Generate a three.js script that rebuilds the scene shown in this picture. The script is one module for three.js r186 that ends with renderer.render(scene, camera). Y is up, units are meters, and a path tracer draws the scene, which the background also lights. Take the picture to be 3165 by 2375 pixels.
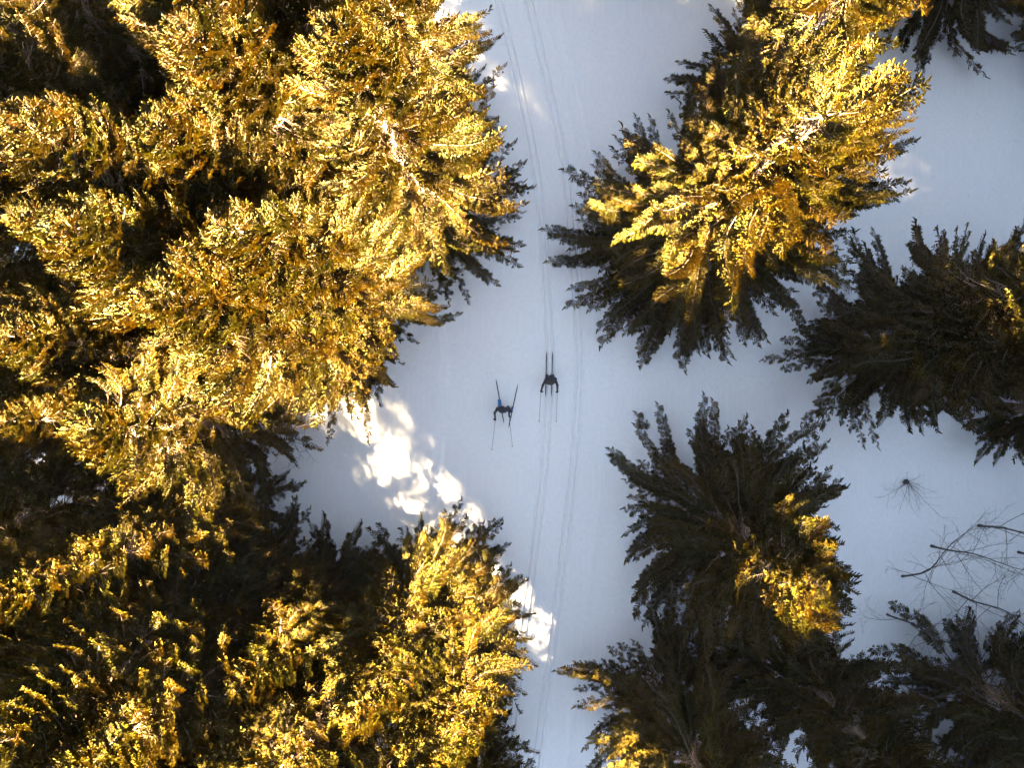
import * as THREE from 'three';
import { MarchingCubes } from 'three/addons/objects/MarchingCubes.js';
import { ImprovedNoise } from 'three/addons/math/ImprovedNoise.js';

// ------------------------------------------------------------------ camera, sky, sun, exposure
const scene = new THREE.Scene();
const camera = new THREE.PerspectiveCamera(52.9, 1024 / 769, 0.5, 600);
camera.position.set(0, 34, 0);                    // a drone hovering over the ski trail
camera.up.set(0, 0, -1);
camera.lookAt(-0.25, 0, -0.82);

const SUN_AZ = [0.67, 0.742], SUN_EL = 28 * Math.PI / 180;
const sunDir = new THREE.Vector3(SUN_AZ[0], 0, SUN_AZ[1]).normalize().multiplyScalar(Math.cos(SUN_EL)).setY(Math.sin(SUN_EL));
const sun = new THREE.DirectionalLight(new THREE.Color().setRGB(1, 0.73, 0.40), 5);
sun.position.copy(sunDir).multiplyScalar(140);
sun.castShadow = true;
sun.shadow.mapSize.set(4096, 4096);
Object.assign(sun.shadow.camera, { left: -60, right: 60, top: 60, bottom: -60, near: 1, far: 320 });
sun.shadow.radius = 4.5;
scene.add(sun, sun.target);

{ // clear winter sky: deep blue overhead, paler and a little warm towards the low sun
  const W = 256, H = 128, data = new Float32Array(W * H * 4);
  for (let j = 0; j < H; j++) for (let i = 0; i < W; i++) {
    const el = ((j + 0.5) / H - 0.5) * Math.PI, az = ((i + 0.5) / W - 0.5) * 2 * Math.PI;
    const d = new THREE.Vector3(Math.cos(el) * Math.cos(az), Math.sin(el), Math.cos(el) * Math.sin(az));
    const up = Math.max(0, d.y), hz = Math.pow(1 - up, 3);
    const toSun = Math.pow(Math.max(0, d.dot(sunDir)), 6) * 0.5;
    const k = (j * W + i) * 4;
    data[k] = 0.0176 + 0.0123 * hz + 0.0215 * toSun;
    data[k + 1] = 0.0222 + 0.0110 * hz + 0.0148 * toSun;
    data[k + 2] = 0.0297 + 0.0078 * hz + 0.0074 * toSun;
    data[k + 3] = 1;
  }
  const sky = new THREE.DataTexture(data, W, H, THREE.RGBAFormat, THREE.FloatType);
  sky.mapping = THREE.EquirectangularReflectionMapping;
  sky.magFilter = sky.minFilter = THREE.LinearFilter;
  sky.needsUpdate = true;
  scene.background = sky;
  scene.environment = sky;
}
const renderer = new THREE.WebGLRenderer({ antialias: true });
renderer.toneMapping = THREE.LinearToneMapping;
renderer.toneMappingExposure = 110;
renderer.shadowMap.enabled = true;

// ------------------------------------------------------------------ helpers
function rng(seed) { let a = seed >>> 0; return () => { a = (a + 0x6D2B79F5) | 0; let t = Math.imul(a ^ (a >>> 15), 1 | a); t = (t + Math.imul(t ^ (t >>> 7), 61 | t)) ^ t; return ((t ^ (t >>> 14)) >>> 0) / 4294967296; }; }
const V = (x, y, z) => new THREE.Vector3(x, y, z);
const lerp = (a, b, t) => a + (b - a) * t, clamp = (x, a, b) => Math.min(b, Math.max(a, x));
const smooth = (a, b, x) => { const t = clamp((x - a) / (b - a), 0, 1); return t * t * (3 - 2 * t); };
const noise = new ImprovedNoise();
const fbm = (x, y, z) => noise.noise(x, y, z) + 0.5 * noise.noise(x * 2.1, y * 2.1, z * 2.1 + 7) + 0.25 * noise.noise(x * 4.3, y * 4.3, z * 4.3 + 13);

class Geo {                                        // collects tubes and shoots into one BufferGeometry
  constructor() { this.p = []; this.n = []; this.uv = []; this.i = []; }
  tube(pts, radii, sides = 5, cap = true) {
    const base = this.p.length / 3, N = pts.length; let side = null, run = 0;
    for (let k = 0; k < N; k++) {
      const t = pts[Math.min(k + 1, N - 1)].clone().sub(pts[Math.max(k - 1, 0)]).normalize();
      if (!side) side = Math.abs(t.y) < 0.9 ? V(0, 1, 0).cross(t).normalize() : V(1, 0, 0).cross(t).normalize();
      side = side.clone().sub(t.clone().multiplyScalar(side.dot(t))).normalize();
      const bi = t.clone().cross(side);
      if (k) run += pts[k].distanceTo(pts[k - 1]);
      for (let s = 0; s < sides; s++) {
        const a = s / sides * 2 * Math.PI, nn = side.clone().multiplyScalar(Math.cos(a)).addScaledVector(bi, Math.sin(a));
        const q = pts[k].clone().addScaledVector(nn, radii[k]);
        this.p.push(q.x, q.y, q.z); this.n.push(nn.x, nn.y, nn.z); this.uv.push(s / sides * 0.5, run);
      }
    }
    for (let k = 0; k < N - 1; k++) for (let s = 0; s < sides; s++) {
      const a = base + k * sides + s, b = base + k * sides + (s + 1) % sides;
      this.i.push(a, b, b + sides, a, b + sides, a + sides);
    }
    if (cap) for (const [k, flip] of [[0, 1], [N - 1, 0]]) for (let s = 1; s < sides - 1; s++) {
      const o = base + k * sides; this.i.push(o, o + (flip ? s + 1 : s), o + (flip ? s : s + 1));
    }
    return this;
  }
  shoot(b, d, len, w, upv) {                       // one needled shoot: a flattened spindle with a blunt tip
    const base = this.p.length / 3;
    const s = d.clone().cross(upv).normalize(), u = s.clone().cross(d).normalize();
    for (const [t, r] of [[0.02, 0.55], [0.62, 1]]) {
      const c = b.clone().addScaledVector(d, t * len);
      for (const [a, e] of [[1, 0], [0, 0.8], [-1, 0], [0, -0.8]]) {
        const q = c.clone().addScaledVector(s, a * w * r).addScaledVector(u, e * w * r);
        const nn = s.clone().multiplyScalar(a).addScaledVector(u, Math.sign(e) * 1).addScaledVector(d, t > 0.3 ? 0.25 : -0.1).normalize();
        this.p.push(q.x, q.y, q.z); this.n.push(nn.x, nn.y, nn.z); this.uv.push(0, 0);
      }
    }
    const q = b.clone().addScaledVector(d, len); this.p.push(q.x, q.y, q.z); this.n.push(d.x, d.y, d.z); this.uv.push(0, 0);
    for (let k = 0; k < 4; k++) {
      const a = base + k, c = base + (k + 1) % 4;
      this.i.push(a, c, c + 4, a, c + 4, a + 4, a + 4, c + 4, base + 8);
    }
  }
  build() {
    const g = new THREE.BufferGeometry();
    g.setAttribute('position', new THREE.Float32BufferAttribute(this.p, 3));
    g.setAttribute('normal', new THREE.Float32BufferAttribute(this.n, 3));
    g.setAttribute('uv', new THREE.Float32BufferAttribute(this.uv, 2));
    g.setIndex(this.i);
    return g;
  }
}
const taken = new Map();
function numbered(name) { const k = taken.get(name) || 0; taken.set(name, k + 1); return k ? `${name}_${String(k).padStart(3, '0')}` : name; }
function shadows(o) { o.castShadow = true; o.receiveShadow = true; return o; }
function part(name, geometry, material, parent, stuff) {
  const m = shadows(new THREE.Mesh(geometry, material)); m.name = name; if (stuff) m.userData.kind = 'stuff'; parent.add(m); return m;
}
function thing(name, label, category, position, group) {
  const o = new THREE.Group(); o.name = numbered(name); o.position.copy(position);
  o.userData = { label, category }; if (group) o.userData.group = group;
  scene.add(o); return o;
}
function noiseTexture(size, fn, srgb) {
  const d = new Uint8Array(size * size * 4);
  for (let j = 0; j < size; j++) for (let i = 0; i < size; i++) { const c = fn(i / size, j / size), k = (j * size + i) * 4; d[k] = c[0]; d[k + 1] = c[1]; d[k + 2] = c[2]; d[k + 3] = 255; }
  const t = new THREE.DataTexture(d, size, size); t.wrapS = t.wrapT = THREE.RepeatWrapping; t.magFilter = THREE.LinearFilter; t.minFilter = THREE.LinearMipmapLinearFilter; t.generateMipmaps = true;
  if (srgb) t.colorSpace = THREE.SRGBColorSpace; t.needsUpdate = true; return t;
}

// ------------------------------------------------------------------ materials
const rTex = rng(5);
const grain = noiseTexture(1024, () => { const v = 110 + rTex() * 90 + (rTex() < 0.02 ? 50 : 0); return [v, v, v]; });
const M = {};
const flecks = noiseTexture(1024, (u, v) => { const n = rTex(), p = 0.5 + 0.5 * noise.noise(Math.cos(u * 6.2832) * 9 + 40, Math.sin(u * 6.2832) * 9 + v * 0, Math.cos(v * 6.2832) * 9) , k = 243 - 12 * n - 10 * p - (rTex() < 0.012 ? 40 * rTex() : 0); return [k, k, k]; }, true);
M.snow = new THREE.MeshStandardMaterial({ color: new THREE.Color().setRGB(0.65, 0.66, 0.675), roughness: 0.85, map: flecks, bumpMap: grain, bumpScale: 0.012 });
const barkMap = noiseTexture(256, (u, v) => { const a = u * 2 * Math.PI; const f = fbm(Math.cos(a) * 2.4, v * 9, Math.sin(a) * 2.4) * 0.5 + 0.5 + 0.5 * noise.noise(Math.cos(a) * 9, v * 26, Math.sin(a) * 9); const k = clamp(f, 0, 1); return [lerp(78, 158, k), lerp(62, 132, k), lerp(50, 112, k)]; }, true);
M.bark = new THREE.MeshStandardMaterial({ map: barkMap, bumpMap: barkMap, bumpScale: 0.02, roughness: 0.9 });
M.wood = new THREE.MeshStandardMaterial({ color: new THREE.Color().setRGB(0.10, 0.068, 0.045), roughness: 0.9 });
M.greyTwig = new THREE.MeshStandardMaterial({ color: new THREE.Color().setRGB(0.055, 0.05, 0.046), roughness: 0.9 });
M.needle = new THREE.MeshPhysicalMaterial({ color: new THREE.Color().setRGB(0.295, 0.222, 0.020), roughness: 0.8, transmission: 0.38, thickness: 0, specularIntensity: 0.18, side: THREE.DoubleSide });

// ------------------------------------------------------------------ the snow with its groomed trail
const TRACK = [[-90, -9], [-60, -8], [-26, -2.7], [-17.7, -0.78], [-14.15, 0.03], [-10.6, 0.75], [-7.9, 1.07], [-2.9, 1.38], [-1.35, 1.41], [0.36, 1.31], [2.77, 1.15], [6.75, 0.68], [10.8, 0.14], [16.1, -0.54], [25, -1.7], [60, -7], [90, -10]];
function trackX(z) {
  let k = 1; while (k < TRACK.length - 2 && TRACK[k + 1][0] < z) k++;
  const [p0, p1, p2, p3] = [TRACK[k - 1], TRACK[k], TRACK[k + 1], TRACK[Math.min(k + 2, TRACK.length - 1)]];
  const t = (z - p1[0]) / (p2[0] - p1[0]), h = p2[0] - p1[0];
  const m1 = (p2[1] - p0[1]) / (p2[0] - p0[0]) * h, m2 = (p3[1] - p1[1]) / Math.max(1e-6, p3[0] - p1[0]) * h;
  return (2 * t ** 3 - 3 * t * t + 1) * p1[1] + (t ** 3 - 2 * t * t + t) * m1 + (-2 * t ** 3 + 3 * t * t) * p2[1] + (t ** 3 - t * t) * m2;
}
const GROOVES = [-0.13, 0.13, 1.19, 1.45];          // two pairs of classic tracks
function groundY(x, z) {
  const s = x - trackX(z);
  const off = smooth(2.6, 4.2, s) + smooth(-4.4, -4.9, s);
  let y = 0.05 * fbm(x * 0.22, 3.1, z * 0.22) * off + 0.034 * fbm(x * 0.8, 1.7, z * 0.8) * (0.14 + off);
  y += off * (0.05 + 0.07 * smooth(4, 12, Math.abs(s)) * (1 + noise.noise(x * 0.12, 9, z * 0.12)));
  y += 0.0355 * Math.exp(-(((s - 2.62) / 0.16) ** 2)) * (0.6 + 0.4 * noise.noise(z * 0.3, 2, 5));     // the groomer's edge
  y += 0.03 * Math.exp(-(((s + 4.55) / 0.12) ** 2)) * (0.6 + 0.5 * noise.noise(z * 0.4, 6, 2));
  const up = smooth(-8, -12, z);
  y -= 0.018 * up * smooth(2.0, 2.1, s) * (1 - smooth(2.48, 2.56, s));
  for (const g of GROOVES) { const d = Math.abs(s - g); y += -0.05 * (1 - smooth(0.005, 0.07, d)) + 0.014 * Math.exp(-(((d - 0.105) / 0.03) ** 2)) * (0.7 + 0.5 * noise.noise(z * 2.2, g * 9, 3)); }
  return y;
}
{
  const S = new Set();
  for (let s = -8; s <= 8; s += 0.2) S.add(+s.toFixed(3));
  for (let s = -24; s <= 24; s += 0.25) S.add(+s.toFixed(3));
  for (const s of [-160, -110, -80, -55, -40, -32, -28, 28, 32, 40, 55, 80, 110, 160]) S.add(s);
  for (const g of GROOVES) for (let d = -0.154; d <= 0.1541; d += 0.014) S.add(+(g + d).toFixed(3));
  for (let s = -4.9; s < -4.2; s += 0.05) S.add(+s.toFixed(3));
  for (let s = 1.96; s < 2.9; s += 0.04) S.add(+s.toFixed(3));
  const cols = [...S].sort((a, b) => a - b), rows = [];
  for (let z = -160; z < -24; z += 8) rows.push(z);
  for (let z = -24; z < 24; z += 0.15) rows.push(z);
  for (let z = 24; z <= 160; z += 8) rows.push(z);
  const P = [], U = [], I = [];
  for (const z of rows) for (const s of cols) { const x = trackX(clamp(z, -90, 90)) + s; P.push(x, groundY(x, clamp(z, -90, 90)), z); U.push(x / 7, z / 7); }
  const nc = cols.length;
  for (let r = 0; r < rows.length - 1; r++) for (let c = 0; c < nc - 1; c++) { const a = r * nc + c; I.push(a, a + nc, a + 1, a + 1, a + nc, a + nc + 1); }
  const g = new THREE.BufferGeometry();
  g.setAttribute('position', new THREE.Float32BufferAttribute(P, 3));
  g.setAttribute('uv', new THREE.Float32BufferAttribute(U, 2));
  g.setIndex(I); g.computeVertexNormals();
  const m = shadows(new THREE.Mesh(g, M.snow)); m.name = 'snow_ground'; m.userData = { kind: 'structure', label: 'snow-covered ground with groomed ski trail and tracks', category: 'snow' };
  scene.add(m);
}

// ------------------------------------------------------------------ spruce boughs, shared by all the spruces
// a bough lies along +x from its root at the trunk; y is up
function makeBough(L, seed, style) {
  const r = rng(seed), F = new Geo(), B = new Geo(), hang = style.hang;
  const sag = 0.10 + 0.10 * r(), side0 = (r() - 0.5) * 0.2;
  const axis = f => V(L * f, L * (-sag * Math.sin(Math.PI * Math.min(1, f * 0.95)) + 0.10 * f * f * f), L * side0 * f * f + 0.03 * L * Math.sin(f * 7 + seed));
  const n = 9, pts = [], rad = [];
  for (let k = 0; k <= n; k++) { pts.push(axis(k / n)); rad.push(lerp(0.004 + L * 0.006, 0.003, k / n)); }
  B.tube(pts, rad, 4, false);
  const bare = L > 1.6 ? style.bare : 0.06;
  const shootsAlong = (a, dir, len, up, level) => {
    const steps = Math.max(1, Math.round(len / style.gapAlong));
    const lat = dir.clone().cross(up).normalize();
    for (let k = 0; k < steps; k++) for (const sd of [-1, 1]) {
      if (r() < 0.06) continue;
      const f = (k + 0.4 + r() * 0.4) / steps; if (f > 0.99) continue;
      const d = dir.clone().multiplyScalar(0.78).addScaledVector(lat, sd * (0.55 + 0.25 * r())).addScaledVector(up, (r() - 0.40) * 0.6).normalize();
      const p = a.clone().addScaledVector(dir, f * len);
      p.y -= 0.12 * f * f * len * hang;
      const sub = len * (1 - f) * 0.55;
      if (level === 1 && sub > 0.16 && r() < 0.75) {
        const sl = Math.min(0.42, sub) * (0.7 + 0.5 * r());
        d.y -= 0.15 * hang; d.normalize();
        B.tube([p, p.clone().addScaledVector(d, sl)], [0.0035, 0.002], 3, false);
        shootsAlong(p, d, sl, up, 2);
        if (r() < 0.6) F.shoot(p, d.clone().addScaledVector(up, 0.5 + 0.5 * r()).normalize(), 0.08 + 0.06 * r(), 0.016, up);
      } else F.shoot(p, d, 0.085 + 0.075 * r(), 0.013 + 0.006 * r(), up);
    }
    const end = a.clone().addScaledVector(dir, len); end.y -= 0.12 * len * hang;
    F.shoot(end.clone().addScaledVector(dir, -0.02), dir, 0.11 + 0.05 * r(), 0.019, up);
  };
  const step = 0.07;
  for (let d = bare * L; d < L * 0.985; d += step * (0.8 + 0.4 * r())) for (const sd of [-1, 1]) {
    if (r() < style.gap) continue;
    const f = d / L, p = axis(f), q = axis(Math.min(1, f + 0.03)).sub(axis(Math.max(0, f - 0.03))).normalize();
    const shape = smooth(bare * 0.6, bare + 0.18, f) * Math.pow(1 - f, 0.62) + 0.08;      // a feather: widest near the root, tapering to the tip
    const len = (0.20 + 0.068 * L) * shape * style.wide * (0.4 + 0.85 * r()) + 0.03;
    const dir = q.clone().multiplyScalar(0.72 + 0.12 * r()).add(V(0, -hang * (0.1 + 0.55 * r()) + 0.08 * r(), sd * (0.68 + 0.12 * r()))).normalize();
    const up = V(0, 1, 0).addScaledVector(dir, -dir.y).addScaledVector(V(r() - 0.5, 0, r() - 0.5), 0.5).normalize();
    if (len < 0.15) { F.shoot(p, dir, 0.10 + 0.06 * r(), 0.018, up); continue; }
    B.tube([p, p.clone().addScaledVector(dir, len * 0.9)], [0.005, 0.002], 3, false);
    shootsAlong(p, dir, len, up, 1);
  }
  for (let d = bare * L; d < L; d += 0.05) { const f = d / L, q = axis(Math.min(1, f + 0.02)).sub(axis(f - 0.02)).normalize(); if (r() < 0.7) F.shoot(axis(f), q.add(V(0, 0.25 + 0.5 * r(), (r() - 0.5) * 1.3)).normalize(), 0.08 + 0.06 * r(), 0.016, V(0, 1, 0.2)); }
  const tip = axis(1), td = axis(1).sub(axis(0.93)).normalize();
  for (let k = 0; k < 5; k++) F.shoot(tip.clone().addScaledVector(td, -0.04 * k), td.clone().add(V(0, (r() - 0.4) * 0.4, (k - 2) * 0.32)).normalize(), 0.11 + 0.04 * r(), 0.02, V(0, 1, 0));
  for (let f = bare * 0.4; f < bare; f += 0.035) if (r() < 0.5) {                       // dry twigs near the trunk
    const p = axis(f), d = V(0.5, -0.3 * r(), r() < 0.5 ? -0.9 : 0.9).normalize(), l = 0.2 + 0.5 * r();
    B.tube([p, p.clone().addScaledVector(d, l * 0.5), p.clone().addScaledVector(d, l).add(V(0, -0.06, 0.04))], [0.005, 0.003, 0.0015], 3, false);
  }
  return { L, foliage: F.build(), wood: B.build() };
}
const LENGTHS = [0.55, 1.1, 1.8, 2.8, 4.2, 5.8];
const BOUGHS = LENGTHS.map((L, k) => [0, 1, 2, 3].map(v => makeBough(L, 100 + k * 10 + v, [
  { hang: 0.25, bare: 0.20, gap: 0.1, wide: 1.0, gapAlong: 0.042 }, { hang: 0.55, bare: 0.28, gap: 0.10, wide: 0.95, gapAlong: 0.046 },
  { hang: 0.95, bare: 0.34, gap: 0.14, wide: 0.85, gapAlong: 0.058 }, { hang: 0.6, bare: 0.42, gap: 0.3, wide: 0.9, gapAlong: 0.062 }][v])));
{ let t = 0; for (const c of BOUGHS) for (const b of c) t += b.foliage.index.count / 3 + b.wood.index.count / 3; console.log('bough triangles', t); }

function trunkGeometry(h, r0, r, bend) {
  const g = new Geo(), pts = [], rad = [], n = 14;
  for (let k = 0; k <= n; k++) {
    const f = k / n; pts.push(V(bend[0] * f * f + 0.03 * Math.sin(f * 9), lerp(-0.5, h, f), bend[1] * f * f + 0.03 * Math.cos(f * 8)));
    rad.push(lerp(r0, 0.012, Math.pow(f, 0.85)) * (1 + 0.06 * (r() - 0.5)) + (k < 2 ? 0.04 * (2 - k) : 0));
  }
  return g.tube(pts, rad, 9).build();
}
const tmpM = new THREE.Matrix4(), tmpQ = new THREE.Quaternion(), tmpE = new THREE.Euler(), tmpC = new THREE.Color();
const TREE_STATS = { trees: 0, boughs: 0 };
function spruce(o) {
  const { x, z, h, R, cb = 1.2, seed, label, group = 'spruces along the ski trail', fill = 1, bend = [0, 0], dead = 0, tone = 0, convex = 0.62, arms = [] } = o;
  const r = rng(seed * 7919 + 17);
  const t = thing('spruce_tree', label, 'tree', V(x, groundY(x, z), z), group);
  part('trunk', trunkGeometry(h, 0.07 + h * 0.0105, r, bend), M.bark, t);
  const lists = new Map();
  const put = (L, y, az, pitch, roll) => {
    let c = 0; for (let k = 0; k < LENGTHS.length; k++) if (Math.abs(Math.log(L / LENGTHS[k])) < Math.abs(Math.log(L / LENGTHS[c]))) c = k;
    const low = 1 - (y - cb) / (h - cb);
    const v = o.plain ? 0 : r() < 0.2 ? 3 : Math.floor(clamp(low * 2.2 + (r() - 0.5) * 1.6, 0, 2.99));
    const key = c * 4 + v; if (!lists.has(key)) lists.set(key, []);
    const f = (y + 0.5) / (h + 0.5), s = L / LENGTHS[c];
    tmpE.set(roll, -az, pitch, 'YZX'); tmpQ.setFromEuler(tmpE);
    lists.get(key).push([tmpM.clone().compose(V(bend[0] * f * f, y, bend[1] * f * f), tmpQ, V(s, s * (0.9 + 0.2 * r()), s * (0.85 + 0.3 * r()))), r(), r()]);
    TREE_STATS.boughs++;
  };
  let az0 = r() * 6.28;
  for (let y = cb; y < h - 0.25;) {
    const f = (y - cb) / (h - cb), rad = R * Math.pow(1 - f, convex) * (f < 0.08 ? 0.8 + 2.5 * f : 1) + 0.12;
    const n = Math.max(4, Math.round((lerp(6.0, 7.0, f) + 1.4 * r()) * fill));
    az0 += 0.9 + r();
    for (let k = 0; k < n; k++) {
      const az = az0 + (k + (r() - 0.5) * 0.55) / n * 2 * Math.PI;
      const lop = 1 + 0.16 * Math.sin(az * 2 + seed) + 0.1 * Math.sin(az * 3 + seed * 2.3 + y * 0.5);
      const L = clamp(rad * lop * (lerp(0.5, 0.68, f) + lerp(0.7, 0.44, f) * Math.sqrt(r())), 0.25, 5.2);
      const pitch = lerp(-0.20, 0.72, Math.pow(f, 1.3)) + (r() - 0.5) * 0.18;
      put(L, y + (r() - 0.5) * 0.12, az, pitch, (r() - 0.5) * 0.5);
    }
    y += lerp(0.48, 0.27, f) * (0.85 + 0.3 * r());
  }
  for (const [deg, L, y] of arms) put(L, y, deg * Math.PI / 180, -0.12 + (r() - 0.5) * 0.1, (r() - 0.5) * 0.3);     // long low boughs
  for (let k = 0; k < 4; k++) put(0.4 + 0.15 * r(), h - 0.15 - 0.07 * k, k * 1.6 + az0, 0.95, 0);
  put(0.5, h - 0.1, 0, 1.45, 0);
  for (const [key, list] of lists) {
    const b = BOUGHS[key >> 2][key & 3];
    for (const [kind, geometry, material] of [['foliage', b.foliage, M.needle], ['branches', b.wood, M.wood]]) {
      const m = shadows(new THREE.InstancedMesh(geometry, material, list.length)); m.name = kind; m.userData.kind = 'stuff';
      list.forEach(([mat, a, c], k) => {
        m.setMatrixAt(k, mat);
        if (kind === 'foliage') { const g = 0.78 + 0.45 * c; m.setColorAt(k, tmpC.setRGB(g * lerp(0.82, 1.12, clamp(a + tone, 0, 1)), g, g * lerp(1.25, 0.8, a))); }
      });
      t.add(m);
    }
  }
  if (dead) {                                      // bare dry branches below the crown
    const g = new Geo();
    for (let k = 0; k < dead; k++) {
      const y = 0.4 + (cb + 0.6) * r(), az = r() * 6.28, L = 0.5 + 1.5 * r(), d = V(Math.cos(az), -0.18 * r(), Math.sin(az));
      const a = V(0, y, 0), pts = [a, a.clone().addScaledVector(d, L * 0.5).add(V(0, -0.03, 0.1 * (r() - 0.5))), a.clone().addScaledVector(d, L).add(V(0.2 * (r() - 0.5), -0.1, 0.2 * (r() - 0.5)))];
      g.tube(pts, [0.014, 0.009, 0.003], 4, false);
      for (let j = 0; j < 5; j++) { const f = 0.3 + 0.65 * r(), p = pts[1].clone().lerp(r() < 0.5 ? pts[0] : pts[2], f), e = d.clone().add(V((r() - 0.5) * 1.6, (r() - 0.5) * 0.5, (r() - 0.5) * 1.6)).normalize(); g.tube([p, p.clone().addScaledVector(e, 0.15 + 0.4 * r())], [0.005, 0.002], 3, false); }
    }
    part('dry_branches', g.build(), M.wood, t, true);
  }
  TREE_STATS.trees++;
  return t;
}

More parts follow.
